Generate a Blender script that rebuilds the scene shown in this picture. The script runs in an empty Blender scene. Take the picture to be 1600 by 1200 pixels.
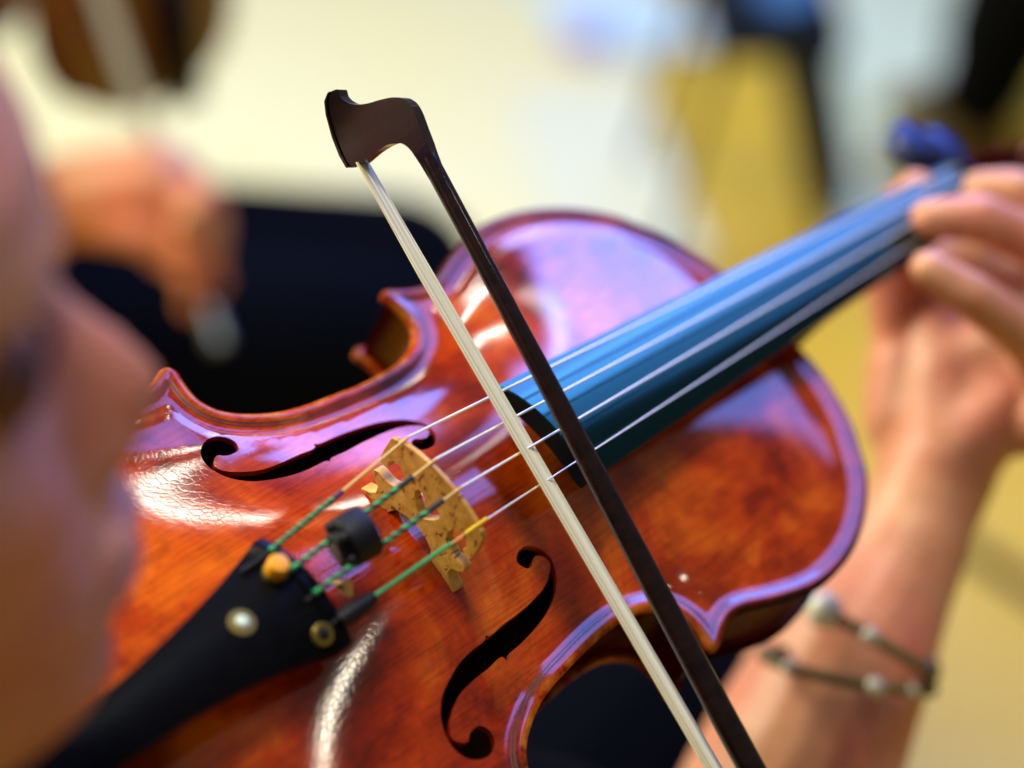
import bpy, bmesh, math, random
import numpy as np
from mathutils import Matrix, Vector
from mathutils.geometry import delaunay_2d_cdt

random.seed(5); rng = np.random.default_rng(5)
sc = bpy.context.scene
COL = sc.collection

# ------------------------------------------------------------------ camera
cam_d = bpy.data.cameras.new('camera'); cam = bpy.data.objects.new('camera', cam_d); COL.objects.link(cam)
cam_d.sensor_width = 36; cam_d.lens = 71.84; cam_d.clip_start = .02; cam_d.clip_end = 100
cam.location = (0, 0, 1.45); cam.rotation_euler = (math.radians(90 - 32), 0, 0)
cam_d.dof.use_dof = True; cam_d.dof.focus_distance = .622; cam_d.dof.aperture_fstop = 2.9
sc.camera = cam

# ------------------------------------------------------------------ light
sc.view_settings.view_transform = 'Standard'; sc.view_settings.look = 'None'
sc.view_settings.exposure = .12; sc.view_settings.gamma = 1
w = bpy.data.worlds.new('World'); sc.world = w; w.use_nodes = True
w.node_tree.nodes['Background'].inputs[0].default_value = (1, .92, .80, 1)
w.node_tree.nodes['Background'].inputs[1].default_value = .085

MW = Matrix(((.66854, -.66168, .33947, -.03491), (.74363, .58957, -.31532, .50668), (.0085, .46325, .88619, 1.0693), (0, 0, 0, 1)))
_q = MW.to_3x3().to_quaternion(); MW = Matrix.Translation(MW.translation) @ _q.to_matrix().to_4x4()
def V(p):                                   # violin coordinates in mm -> world metres
    return MW @ Vector((p[0] / 1000, p[1] / 1000, p[2] / 1000))

def area(name, az, el, dist, sx, sy, rad, col, target=(0, .53, 1.07)):
    a, e = math.radians(az), math.radians(el)
    d = Vector((math.sin(a) * math.cos(e), math.cos(a) * math.cos(e), math.sin(e)))
    l = bpy.data.lights.new(name, 'AREA'); l.shape = 'RECTANGLE'; l.size = sx; l.size_y = sy
    l.energy = rad * math.pi * sx * sy; l.color = col
    o = bpy.data.objects.new(name, l); COL.objects.link(o)
    o.location = Vector(target) + d * dist; o.rotation_euler = d.to_track_quat('Z', 'Y').to_euler()
    return o
WIN = (.15, .27, 1.0)
area('window_light', 4, 28.5, 4.0, 1.70, 1.70, 9, WIN)
area('window_light', 26, 35.5, 4.0, 1.35, 1.6, 12, WIN)
area('window_light', 49, 45, 4.0, 1.40, 2.8, 4.0, WIN)
area('curtain_gap_light', 23, 45, 3.9, .10, .75, 6, (1, .95, .9))
area('ceiling_light', 11, 52, 2.6, .26, .05, 34, (1, .93, .78))
area('ceiling_light', 25.5, 55.2, 2.6, .08, .10, 30, (1, .93, .80))
area('ceiling_light', 93, 47, 2.6, .10, .10, 26, (1, .88, .68))
area('ceiling_light', -90, 85, 2.6, .5, .5, 52, (1, .90, .74))  # added overhead fill for fingers, face and bow hair, no seen source
area('ceiling_light', 180, 72, 2.6, .9, .9, 4, (1, .91, .76))  # added fill from behind the camera
area('hall_light', -98, 45, 4.2, 2.2, 1.8, 17, (1, .94, .66), (.1, 2.4, 0))  # unseen lamp added to brighten the floor and the neighbour

# ------------------------------------------------------------------ materials
def mat(name, col, rough=.5, metal=0, coat=0, coat_r=.08, coat_ior=1.5, spec=.5, sss=0, tint=None):
    m = bpy.data.materials.new(name); m.use_nodes = True
    b = m.node_tree.nodes['Principled BSDF']
    b.inputs['Base Color'].default_value = (*col, 1); b.inputs['Roughness'].default_value = rough
    b.inputs['Metallic'].default_value = metal; b.inputs['Coat Weight'].default_value = coat
    b.inputs['Coat Roughness'].default_value = coat_r; b.inputs['Coat IOR'].default_value = coat_ior
    b.inputs['Specular IOR Level'].default_value = spec
    if sss:
        b.inputs['Subsurface Weight'].default_value = sss; b.inputs['Subsurface Radius'].default_value = (1, .35, .2); b.inputs['Subsurface Scale'].default_value = .006
    if tint: b.inputs['Specular Tint'].default_value = (*tint, 1)
    return m
class NT:
    def __init__(s, m): s.t = m.node_tree; s.b = s.t.nodes['Principled BSDF']
    def n(s, ty, **k):
        x = s.t.nodes.new(ty)
        for a, v in k.items():
            if a[0] == '_': setattr(x, a[1:], v)
            else: x.inputs[a.replace('_', ' ')].default_value = v
        return x
    def l(s, a, b): s.t.links.new(a, b)
    def coord(s, scale=(1, 1, 1), rot=(0, 0, 0)):
        c = s.n('ShaderNodeTexCoord'); m = s.n('ShaderNodeMapping'); m.inputs['Scale'].default_value = scale; m.inputs['Rotation'].default_value = rot
        s.l(c.outputs['Object'], m.inputs['Vector']); return m.outputs[0]
    def ramp(s, src, stops):
        r = s.n('ShaderNodeValToRGB'); e = r.color_ramp.elements
        while len(e) < len(stops): e.new(.5)
        for x, (p, c) in zip(e, stops): x.position = p; x.color = (*c, 1) if len(c) == 3 else c
        s.l(src, r.inputs[0]); return r.outputs[0]
    def mix(s, f, a, b, mode='MIX'):
        m = s.n('ShaderNodeMix', _data_type='RGBA', _blend_type=mode)
        for v, i in ((f, 0), (a, 6), (b, 7)):
            if hasattr(v, 'links'): s.l(v, m.inputs[i])
            elif isinstance(v, (int, float)): m.inputs[i].default_value = v
            else: m.inputs[i].default_value = (*v, 1)
        return m.outputs[2]
    def noise(s, vec, scale, detail=4, rough=.55, dist=0):
        x = s.n('ShaderNodeTexNoise', Scale=scale, Detail=detail, Roughness=rough, Distortion=dist); s.l(vec, x.inputs['Vector']); return x.outputs[0]
    def bump(s, h, strength, dist, prev=None, to=('Normal',)):
        b = s.n('ShaderNodeBump', Strength=strength, Distance=dist); s.l(h, b.inputs['Height'])
        if prev: s.l(prev, b.inputs['Normal'])
        for t in to: s.l(b.outputs[0], s.b.inputs[t])
        return b.outputs[0]

def varnish(name, edge=True, dark=1.):
    m = mat(name, (.4, .08, .01), .32, 0, 1.0 if edge else .22, .085 if edge else .2, 1.85, 0); t = NT(m)
    v = t.coord(); vs = t.coord((1.6, 45, 30))
    n1 = t.noise(v, 26, 6, .6, .5); n2 = t.noise(v, 90, 5, .65, .3); gr = t.noise(vs, 24, 3, .6)
    c1 = t.ramp(n1, [(.30, (.10, .007, .001)), (.42, (.34, .020, .001)), (.54, (.56, .055, .0015)), (.67, (.80, .15, .004))])
    c2 = t.ramp(n2, [(.32, (.30, .20, .16)), (.52, (1, 1, 1)), (.7, (1.15, 1.2, 1.1))])
    c = t.mix(.4, c1, c2, 'MULTIPLY')
    n3 = t.noise(v, 13, 3, .5, .4)
    c = t.mix(.6, c, t.ramp(n3, [(.36, (.38, .26, .22)), (.52, (1, 1, 1))]), 'MULTIPLY')
    c = t.mix(.5, c, t.ramp(gr, [(.36, (.42, .30, .25)), (.56, (1, 1, 1))]), 'MULTIPLY')
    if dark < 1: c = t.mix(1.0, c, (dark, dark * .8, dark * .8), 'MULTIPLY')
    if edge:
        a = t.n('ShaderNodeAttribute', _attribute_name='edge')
        wear_shade = t.ramp(a.outputs['Fac'], [(0, (1, 1, 1)), (.16, (.75, .75, .75)), (.30, (0, 0, 0))])
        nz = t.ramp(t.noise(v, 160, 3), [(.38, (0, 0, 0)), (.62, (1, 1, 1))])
        k = t.mix(1.0, wear_shade, nz, 'MULTIPLY')
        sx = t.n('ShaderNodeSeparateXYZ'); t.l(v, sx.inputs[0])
        up = t.ramp(sx.outputs[0], [(.060, (0, 0, 0)), (.085, (1, 1, 1))])            # dark reflection of the turned-away rim painted round the upper bout, worn amber elsewhere
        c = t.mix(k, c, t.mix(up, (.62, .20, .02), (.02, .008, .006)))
        c = t.mix(t.mix(1.0, wear_shade, up, 'MULTIPLY'), c, (.02, .008, .006))
        cw = t.n('ShaderNodeMapRange'); cw.inputs['From Min'].default_value = .12; cw.inputs['From Max'].default_value = .27; cw.inputs['To Min'].default_value = .06; cw.inputs['To Max'].default_value = 1.0
        t.l(a.outputs['Fac'], cw.inputs[0]); t.l(cw.outputs[0], t.b.inputs['Coat Weight'])      # varnish rubbed off the very edge
    t.l(c, t.b.inputs['Base Color'])
    vo = t.n('ShaderNodeTexVoronoi', _feature='DISTANCE_TO_EDGE', Scale=420, Randomness=1)
    vd = t.n('ShaderNodeMix', _data_type='VECTOR', _factor_mode='UNIFORM'); vd.inputs[0].default_value = .012
    nn = t.n('ShaderNodeTexNoise', Scale=60, Detail=3); t.l(v, nn.inputs['Vector'])
    t.l(v, vd.inputs[4]); t.l(nn.outputs['Color'], vd.inputs[5]); t.l(vd.outputs[1], vo.inputs['Vector'])
    cr = t.ramp(vo.outputs['Distance'], [(0, (0, 0, 0)), (.10, (1, 1, 1))])
    sep = t.n('ShaderNodeSeparateXYZ'); t.l(v, sep.inputs[0])
    msk = t.n('ShaderNodeMapRange'); msk.inputs['From Min'].default_value = .045; msk.inputs['From Max'].default_value = -.045; msk.inputs['To Min'].default_value = .10; msk.inputs['To Max'].default_value = 1.0
    t.l(sep.outputs[0], msk.inputs[0])
    b1 = t.n('ShaderNodeBump', Distance=.00025); t.l(cr, b1.inputs['Height']); 
    mm = t.n('ShaderNodeMath', _operation='MULTIPLY'); mm.inputs[1].default_value = .024; t.l(msk.outputs[0], mm.inputs[0]); t.l(mm.outputs[0], b1.inputs['Strength'])
    t.bump(t.noise(v, 60, 3, .5), .016, .0008, b1.outputs[0], ('Normal', 'Coat Normal'))
    return m

M = {}
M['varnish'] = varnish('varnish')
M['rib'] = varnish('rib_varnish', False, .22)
M['purfling'] = mat('purfling_wood', (.012, .008, .006), .4, coat=1, coat_ior=1.6)
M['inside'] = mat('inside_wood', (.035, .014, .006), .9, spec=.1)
def ebony(name, col, tint, rough, sp=.3):
    m = mat(name, col, rough, 0, 0, spec=sp, tint=tint); t = NT(m)
    v = t.coord((14, 160, 160)); n = t.noise(v, 9, 4, .6)
    t.l(t.ramp(n, [(.3, tuple(c * .5 for c in col)), (.7, tuple(c * 1.4 for c in col))]), t.b.inputs['Base Color'])
    t.bump(n, .06, .0004); return m
M['board'] = ebony('fingerboard_ebony', (.0015, .0045, .011), (.08, 1.0, .62), .17, .8)
M['ebony'] = ebony('dark_ebony', (.0035, .0035, .004), (.25, .3, .35), .34, .12)
M['peg'] = ebony('peg_ebony', (.008, .010, .03), (.40, .50, 1), .32, 1.0)
m = mat('maple_bridge', (.55, .30, .07), .42, coat=.25); t = NT(m)
v = t.coord((60, 430, 300)); n = t.noise(v, 1.0, 3, .6, .8); v2 = t.coord((1, 1, 1)); n2 = t.noise(v2, 260, 3)
c = t.mix(t.ramp(n, [(.56, (0, 0, 0)), (.63, (.9, .9, .9))]), t.ramp(n2, [(.3, (.50, .25, .030)), (.7, (.74, .44, .09))]), (.13, .035, .008))
t.l(c, t.b.inputs['Base Color']); t.bump(n, .05, .0002); M['maple'] = m
M['steel'] = mat('string_steel', (.95, .93, .80), .3, .25)
M['gut'] = mat('string_gold_core', (.80, .56, .22), .35, .3)
M['green'] = mat('green_silk', (.015, .40, .13), .5)
M['dark_silk'] = mat('black_silk', (.012, .02, .03), .55)
M['violet_silk'] = mat('violet_silk', (.06, .02, .10), .5)
M['yellow'] = mat('yellow_sleeve', (.95, .62, .02), .35)
M['rubber'] = mat('black_rubber', (.006, .007, .009), .5, spec=.3)
M['orange'] = mat('orange_cap', (1.0, .42, .01), .35, .1)
M['brass'] = mat('olive_brass', (.20, .15, .02), .4, .5)
M['white_dot'] = mat('white_inlay', (.75, .92, .72), .3)
M['pern'] = mat('pernambuco', (.030, .010, .007), .4, coat=.9, coat_r=.07, coat_ior=1.5, spec=.1); t = NT(M['pern'])
n = t.noise(t.coord((240, 240, 16)), 1.0, 4, .6)
t.l(t.ramp(n, [(.35, (.004, .0018, .0016)), (.65, (.015, .005, .004))]), t.b.inputs['Base Color'])
M['bow_face'] = mat('dull_hair', (.34, .32, .20), .5)
M['hair'] = mat('horse_hair', (.80, .76, .50), .45); t = NT(M['hair'])
t.l(t.ramp(t.noise(t.coord((2, 1400, 900)), 1, 2), [(.34, (.62, .54, .26)), (.6, (1.0, .96, .62))]), t.b.inputs['Base Color'])
def skin(name, base, red):
    m = mat(name, base, .45, sss=.25); t = NT(m); v = t.coord()
    n = t.noise(v, 22, 3, .55); n2 = t.noise(v, 140, 3, .6)
    c = t.mix(t.ramp(n, [(.38, (0, 0, 0)), (.66, (1, 1, 1))]), base, red)
    t.l(t.mix(.4, c, t.ramp(n2, [(.3, (.62, .50, .45)), (.7, (1.1, 1.05, 1))]), 'MULTIPLY'), t.b.inputs['Base Color'])
    t.bump(n2, .12, .001); return m
M['skin'] = skin('warm_skin', (.70, .35, .215), (.72, .25, .17))
M['skin_b'] = skin('warm_skin_second', (.68, .30, .12), (.72, .21, .11))
M['cloth'] = mat('black_cloth', (.002, .0026, .004), .95, spec=.05)
M['black_hair'] = mat('dark_brown_hair', (.020, .011, .006), .7, spec=.1)
M['eye'] = mat('eye_dark', (.22, .11, .065), .8, spec=.1)
M['metal'] = mat('silver', (.30, .34, .34), .3, 1)
M['bead'] = mat('white_bead', (.85, .88, .80), .12, coat=1)
M['bead2'] = mat('grey_bead', (.45, .42, .33), .2, coat=1)
M['bead3'] = mat('dark_blue_bead', (.015, .03, .06), .1, coat=1)
M['cord'] = mat('olive_cord', (.15, .115, .035), .7)
m = mat('ochre_floor', (.52, .36, .05), .42, spec=.35); t = NT(m); v = t.coord()
t.l(t.ramp(t.noise(t.coord((1, 9, 1), (0, 0, .6)), 2.2, 5), [(.3, (.60, .36, .010)), (.7, (.64, .44, .045))]), t.b.inputs['Base Color']); M['floor'] = m
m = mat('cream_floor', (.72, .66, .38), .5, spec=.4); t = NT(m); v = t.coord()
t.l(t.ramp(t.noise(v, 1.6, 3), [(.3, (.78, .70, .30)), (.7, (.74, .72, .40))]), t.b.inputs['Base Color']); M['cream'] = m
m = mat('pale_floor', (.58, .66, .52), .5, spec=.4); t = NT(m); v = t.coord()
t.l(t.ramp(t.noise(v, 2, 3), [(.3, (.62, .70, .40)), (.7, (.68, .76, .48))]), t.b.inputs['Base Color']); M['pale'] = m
M['paper'] = mat('white_paper', (.70, .70, .42), .6)
M['paper_blue'] = mat('pale_blue_paper', (.56, .72, .62), .6)
M['purple'] = mat('purple_cloth', (.38, .28, .62), .8)
M['blue'] = mat('blue_cloth', (.03, .12, .34), .8)
M['frame'] = mat('dark_chair_metal', (.006, .010, .018), .6, spec=.15)
M['brown'] = mat('brown_leather', (.11, .065, .006), .5)

# ------------------------------------------------------------------ helpers
def link(name, me, m, parent=None, smooth=True):
    if m is not None:
        for x in (m if isinstance(m, (list, tuple)) else [m]): me.materials.append(x)
    if smooth and len(me.polygons): me.polygons.foreach_set('use_smooth', [True] * len(me.polygons))
    me.update(); o = bpy.data.objects.new(name, me); COL.objects.link(o)
    if parent: o.parent = parent
    return o
def pyd(name, vs, fs, m, parent=None, smooth=True):
    me = bpy.data.meshes.new(name); me.from_pydata([tuple(v) for v in vs], [], [tuple(int(i) for i in f) for f in fs]); me.validate()
    bm = bmesh.new(); bm.from_mesh(me); bmesh.ops.recalc_face_normals(bm, faces=bm.faces); bm.to_mesh(me); bm.free()
    return link(name, me, m, parent, smooth)
def tag(o, label, cat, group=None):
    o['label'] = label; o['category'] = cat
    if group: o['group'] = group
    return o
def thing(name, label, cat, mw=None, loc=None, group=None):
    o = bpy.data.objects.new(name, None); COL.objects.link(o); o.empty_display_size = .02
    if mw is not None: o.matrix_world = mw
    if loc is not None: o.location = loc
    return tag(o, label, cat, group)
def sharp(o, deg=35):
    me = o.data; me.set_sharp_from_angle(angle=math.radians(deg)); return o
def cr(P, n=6):
    P = np.array(P, float); Q = np.vstack([2 * P[0] - P[1], P, 2 * P[-1] - P[-2]]); o = []
    for i in range(1, len(Q) - 2):
        p0, p1, p2, p3 = Q[i - 1:i + 3]
        t0 = 0; t1 = t0 + np.linalg.norm(p1 - p0) ** .5; t2 = t1 + np.linalg.norm(p2 - p1) ** .5; t3 = t2 + np.linalg.norm(p3 - p2) ** .5
        for k in range(n):
            t = t1 + (t2 - t1) * k / n
            A1 = (t1 - t) / (t1 - t0) * p0 + (t - t0) / (t1 - t0) * p1; A2 = (t2 - t) / (t2 - t1) * p1 + (t - t1) / (t2 - t1) * p2; A3 = (t3 - t) / (t3 - t2) * p2 + (t - t2) / (t3 - t2) * p3
            B1 = (t2 - t) / (t2 - t0) * A1 + (t - t0) / (t2 - t0) * A2; B2 = (t3 - t) / (t3 - t1) * A2 + (t - t1) / (t3 - t1) * A3
            o.append((t2 - t) / (t2 - t1) * B1 + (t - t1) / (t2 - t1) * B2)
    o.append(P[-1]); return np.array(o)
def tube_vf(P, R, n=12, caps=True, mats=None):
    P = [Vector(p) for p in P]; R = R if hasattr(R, '__len__') else [R] * len(P)
    vs, fs = [], []; up = None
    for i, p in enumerate(P):
        d = (P[min(i + 1, len(P) - 1)] - P[max(i - 1, 0)]).normalized()
        if up is None: up = d.orthogonal().normalized()
        up = (up - d * up.dot(d)).normalized(); s = d.cross(up)
        for k in range(n):
            a = 2 * math.pi * k / n; vs.append(p + (up * math.cos(a) + s * math.sin(a)) * R[i])
    for i in range(len(P) - 1):
        for k in range(n): fs.append((i * n + k, i * n + (k + 1) % n, (i + 1) * n + (k + 1) % n, (i + 1) * n + k))
    if caps: fs.append(tuple(range(n))[::-1]); fs.append(tuple((len(P) - 1) * n + k for k in range(n)))
    return vs, fs
def tube(name, P, R, m, parent=None, n=12):
    o = pyd(name, *tube_vf(P, R, n), m, parent); return sharp(o, 50)
def join(parts):
    V_, F_ = [], []
    for vs, fs in parts:
        b = len(V_); V_ += [tuple(v) for v in vs]; F_ += [tuple(i + b for i in f) for f in fs]
    return V_, F_
def box_vf(c, s, rot=None):
    vs = []
    for x in (-1, 1):
        for y in (-1, 1):
            for z in (-1, 1):
                q = Vector((x * s[0] / 2, y * s[1] / 2, z * s[2] / 2)); vs.append(Vector(c) + (rot @ q if rot else q))
    return vs, [(0, 1, 3, 2), (4, 6, 7, 5), (0, 4, 5, 1), (2, 3, 7, 6), (0, 2, 6, 4), (1, 5, 7, 3)]
def bevel(o, w, seg=2):
    bm = bmesh.new(); bm.from_mesh(o.data)
    es = [e for e in bm.edges if len(e.link_faces) == 2 and e.calc_face_angle(0) > .5]
    bmesh.ops.bevel(bm, geom=es, offset=w, segments=seg, profile=.6, affect='EDGES', clamp_overlap=True)
    bm.to_mesh(o.data); bm.free(); o.data.polygons.foreach_set('use_smooth', [True] * len(o.data.polygons)); sharp(o, 40); return o
def capsule(a, ra, b, rb, n=18):
    a, b = Vector(a), Vector(b); d = (b - a); L = d.length; d = d / L if L > 1e-6 else Vector((0, 0, 1))
    P, R = [], []
    for k in range(1, 6):
        t = math.pi / 2 * k / 6; P.append(a - d * ra * math.cos(t)); R.append(ra * math.sin(t))
    P.append(a); R.append(ra); P.append(b); R.append(rb)
    for k in range(5, 0, -1):
        t = math.pi / 2 * k / 6; P.append(b + d * rb * math.cos(t)); R.append(rb * math.sin(t))
    return tube_vf(P, R, n)
def chain(pts):
    return [capsule(pts[i][0], pts[i][1], pts[i + 1][0], pts[i + 1][1]) for i in range(len(pts) - 1)]
def blend(name, parts, vox, m, parent=None, smooth=6):   # one continuous skin over overlapping closed volumes
    vs, fs = join(parts); me = bpy.data.meshes.new(name + '_src'); me.from_pydata(vs, [], fs)
    bm = bmesh.new(); bm.from_mesh(me); bmesh.ops.recalc_face_normals(bm, faces=bm.faces); bm.to_mesh(me); bm.free()
    o = bpy.data.objects.new(name + '_src', me); COL.objects.link(o)
    r = o.modifiers.new('r', 'REMESH'); r.mode = 'VOXEL'; r.voxel_size = vox
    s = o.modifiers.new('s', 'SMOOTH'); s.factor = .5; s.iterations = smooth
    dg = bpy.context.evaluated_depsgraph_get(); me2 = bpy.data.meshes.new_from_object(o.evaluated_get(dg))
    bpy.data.objects.remove(o); bpy.data.meshes.remove(me); me2.name = name; me2.materials.clear()
    return link(name, me2, m, parent)

# ------------------------------------------------------------------ violin shape (mm)
OUT = [(195,0),(194.5,18),(193,30),(190,39.5),(186,49.5),(180,58.5),(174,66.5),(166,73.3),(157,79),(147,83.5),(137,86.3),(125,87.6),(117,87.2),(107,84.9),(97,81.6),(88,78.3),(82,77.6),(76,79.3),(71,81.8),(68.5,82.6),(66.3,81.9),(65.6,80),(66.6,77),(67.3,71.5),(66,65.5),(62,61),(55,57.8),(46,56.6),(38,56.7),(30,57.4),(22,58.5),(12,60),(4,62),(-3,65),(-10,69.3),(-14.5,74),(-16.8,80),(-16.5,87),(-15.8,91.5),(-17,93.8),(-20,94.4),(-23.5,93),(-29,91.3),(-37,92.3),(-50,97),(-70,102.5),(-90,104),(-110,100.5),(-130,90),(-145,73.5),(-155,50.5),(-159.7,25),(-161,0)]
HALF = cr([(195, -18)] + OUT + [(-159.7, -25)], 6)[6:-6]
FULL = np.vstack([HALF, HALF[-2:0:-1] * [1, -1]])
def resample(P, step, closed=True):
    Q = np.vstack([P, P[:1]]) if closed else P
    L = np.r_[0, np.cumsum(np.linalg.norm(np.diff(Q, axis=0), axis=1))]; n = int(L[-1] / step)
    s = np.linspace(0, L[-1], n, endpoint=False) if closed else np.linspace(0, L[-1], n + 1)
    return np.c_[np.interp(s, L, Q[:, 0]), np.interp(s, L, Q[:, 1])]
def dist(P, poly):
    P = np.asarray(P, float); d = np.full(len(P), 1e9)
    for a, b in zip(poly, np.roll(poly, -1, 0)):
        ab = b - a; L = ab @ ab
        if L < 1e-12: continue
        t = np.clip(((P - a) @ ab) / L, 0, 1); q = P - a - t[:, None] * ab; d = np.minimum(d, (q * q).sum(1))
    return np.sqrt(d)
def inside(P, poly):
    x, y = P[:, 0], P[:, 1]; c = np.zeros(len(P), bool)
    for (x1, y1), (x2, y2) in zip(poly, np.roll(poly, -1, 0)):
        if y1 != y2: c ^= ((y1 > y) != (y2 > y)) & (x < (x2 - x1) * (y - y1) / (y2 - y1) + x1)
    return c
WS = cr([(-161,70),(-120,96),(-85,100),(-45,80),(-5,64),(40,58),(80,68),(122,84),(160,76),(195,50)], 8)
def ztop(P, d):
    P = np.asarray(P, float); x, y = P[:, 0], P[:, 1]
    u = np.clip(np.abs(y) / (np.interp(x, WS[:, 0], WS[:, 1]) - 4), 0, 1)
    h = 15 * np.clip(1 - np.abs((x - 17) / 178) ** 2.05, 0, 1) * ((1 + np.cos(np.pi * u)) / 2) ** .85
    r = np.clip((d - 2) / 20, 0, 1); r = r * r * (3 - 2 * r)
    return 2 + h * r - 1.1 * np.exp(-((d - 7.5) / 4) ** 2) - 1.6 * np.clip(1 - d / 2.2, 0, 1) ** 2
FH = [(24.6,-24.6),(25.6,-23.0),(28.1,-21.9),(31.4,-22.2),(35.3,-25.3),(36.9,-29.8),(35.5,-33.9),(32.2,-37.9),(26.7,-40.9),(18.6,-43.1),(10.2,-44.4),(3.4,-45.1),(2.5,-46.0),(1.6,-44.4),(-5.3,-44.9),(-12.8,-45.3),(-19.6,-46.4),(-25.0,-49.0),(-29.0,-52.0),(-30.6,-55.3),(-28.6,-57.9),(-26.4,-58.6),(-24.6,-57.2),(-22.0,-56.6),(-19.4,-57.0),(-17.6,-60.0),(-18.9,-63.4),(-22.3,-65.3),(-26.4,-65.0),(-29.9,-62.7),(-31.9,-59.0),(-32.0,-54.4),(-30.0,-48.9),(-25.6,-44.2),(-20.7,-41.6),(-13.4,-39.0),(-6.7,-38.0),(-0.6,-37.6),(0.2,-36.6),(1.0,-37.5),(7.4,-37.1),(16.1,-36.8),(24.0,-36.0),(29.4,-34.8),(33.5,-32.5),(35.6,-30.2),(35.0,-27.9),(32.3,-26.1),(30.2,-26.6),(28.6,-27.9),(26.4,-27.4)]
fq = np.array(FH, float); FQ = cr(np.vstack([fq[-1:], fq, fq[:2]]), 4)[4:-5]
FQ = resample(FQ, .55)

violin = thing('violin', 'worn orange brown violin with green wound string ends, held under the chin in the middle', 'violin', MW)

def plate(name, holes, zfun, zbot, m):
    B = resample(FULL, 1.0); nb = len(B)
    tg = np.roll(B, -1, 0) - np.roll(B, 1, 0); nr = np.c_[-tg[:, 1], tg[:, 0]]; nr /= np.linalg.norm(nr, axis=1)[:, None]
    if not inside(B + nr * .3, FULL).mean() > .5: nr = -nr
    pts = []
    for off in (.5, 1.1, 1.8, 2.6, 3.6, 4.8, 6.2, 7.8, 9.6):
        Q = B + nr * off; k = (dist(Q, FULL) > off * .96) & inside(Q, FULL); pts.append(Q[k][::1 if off < 4 else 2])
    s = 2.1; gx, gy = np.meshgrid(np.arange(-160, 196, s), np.arange(-105, 106, s)); gx = gx + (np.arange(gx.shape[0])[:, None] % 2) * s / 2
    G = np.c_[gx.ravel(), gy.ravel()]; G = G[inside(G, FULL)]; G = G[dist(G, FULL) > 10.6]; pts.append(G)
    I = np.vstack(pts)
    for h in holes: I = I[(~inside(I, h)) & (dist(I, h) > .7)]
    allp = [B] + list(holes) + [I]; P = np.vstack(allp); edges = []; o = 0; loops = []
    for L in [B] + list(holes):
        n = len(L); loops.append((o, n)); edges += [(o + i, o + (i + 1) % n) for i in range(n)]; o += n
    vc, _, fc, ov, _, _ = delaunay_2d_cdt([Vector(p) for p in P], edges, [], 0, 1e-5)
    vc = np.array([tuple(v) for v in vc]); fc = np.array([f for f in fc if len(f) == 3])
    cen = vc[fc].mean(1); keep = inside(cen, B)
    for h in holes: keep &= ~inside(cen, h)
    fc = fc[keep]; d = dist(vc, FULL); z = zfun(vc, d)
    inv = {}
    for i, a in enumerate(ov):
        for b in a: inv[b] = i
    verts = np.c_[vc, z].tolist(); faces = fc.tolist(); edge = d.tolist()
    for (st, n) in loops:
        base = len(verts); ids = [inv[st + i] for i in range(n)]
        for lev in range(2):
            for i in ids:
                verts.append([vc[i][0], vc[i][1], (z[i] if lev == 0 else zbot(z[i], d[i]))]); edge.append(0.0 if st == 0 else 20.)
        for i in range(n): j = (i + 1) % n; faces.append((base + i, base + j, base + n + j, base + n + i))
        if st == 0:                                                     # underside lip
            b2 = len(verts)
            ctr = B + nr * 4.0
            for i in range(n): verts.append([ctr[i][0], ctr[i][1], zbot(z[ids[i]], 0)]); edge.append(5.)
            for i in range(n): j = (i + 1) % n; faces.append((base + n + i, base + n + j, b2 + j, b2 + i))
    me = bpy.data.meshes.new(name); me.from_pydata([[c / 1000 for c in v] for v in verts], [], faces)
    a = me.attributes.new('edge', 'FLOAT', 'POINT'); a.data.foreach_set('value', [min(1, e / 10) for e in edge])
    bm = bmesh.new(); bm.from_mesh(me)
    for f in bm.faces:
        if f.index < len(fc) and (f.normal.z < 0) != (zbot(5, 5) > 5): f.normal_flip()
    bm.to_mesh(me); bm.free()
    return sharp(link(name, me, m, violin), 50)
FQ2 = FQ[::-1] * [1, -1]
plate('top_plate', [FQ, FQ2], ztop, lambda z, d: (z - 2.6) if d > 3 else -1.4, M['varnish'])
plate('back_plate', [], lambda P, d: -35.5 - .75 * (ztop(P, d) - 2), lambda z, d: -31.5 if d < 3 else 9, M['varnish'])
B1 = resample(FULL, 1.0); tg = np.roll(B1, -1, 0) - np.roll(B1, 1, 0); NR = np.c_[-tg[:, 1], tg[:, 0]]; NR /= np.linalg.norm(NR, axis=1)[:, None]
if not inside(B1 + NR * .3, FULL).mean() > .5: NR = -NR
def inset(off):
    Q = B1 + NR * off; k = (dist(Q, FULL) > off * .97) & inside(Q, FULL); return Q[k]
def ribbon(off, wd, z0):
    Q = B1 + NR * off; R = B1 + NR * (off + wd); k = (dist(Q, FULL) > off * .96) & inside(Q, FULL)
    zq = ztop(Q, dist(Q, FULL)) + z0; zr = ztop(R, dist(R, FULL)) + z0; vs, fs = [], []; n = len(Q)
    for i in range(n): vs += [(Q[i][0] / 1e3, Q[i][1] / 1e3, zq[i] / 1e3), (R[i][0] / 1e3, R[i][1] / 1e3, zr[i] / 1e3)]
    for i in range(n):
        j = (i + 1) % n
        if k[i] and k[j]: fs.append((2 * i, 2 * j, 2 * j + 1, 2 * i + 1))
    return vs, fs
pyd('purfling', *join([ribbon(3.9, .55, .10), ribbon(5.0, .45, .10)]), M['purfling'], violin)
RB = inset(2.8); n = len(RB)
vs = [(x / 1e3, y / 1e3, z / 1e3) for z in (-.8, -31.7) for x, y in RB]
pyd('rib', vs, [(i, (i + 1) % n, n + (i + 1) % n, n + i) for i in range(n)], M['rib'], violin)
B2 = inset(3.3)[::3]; vs = [(x / 1e3, y / 1e3, z / 1e3) for z in (-1.3, -31.2) for x, y in B2]; n = len(B2)
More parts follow.
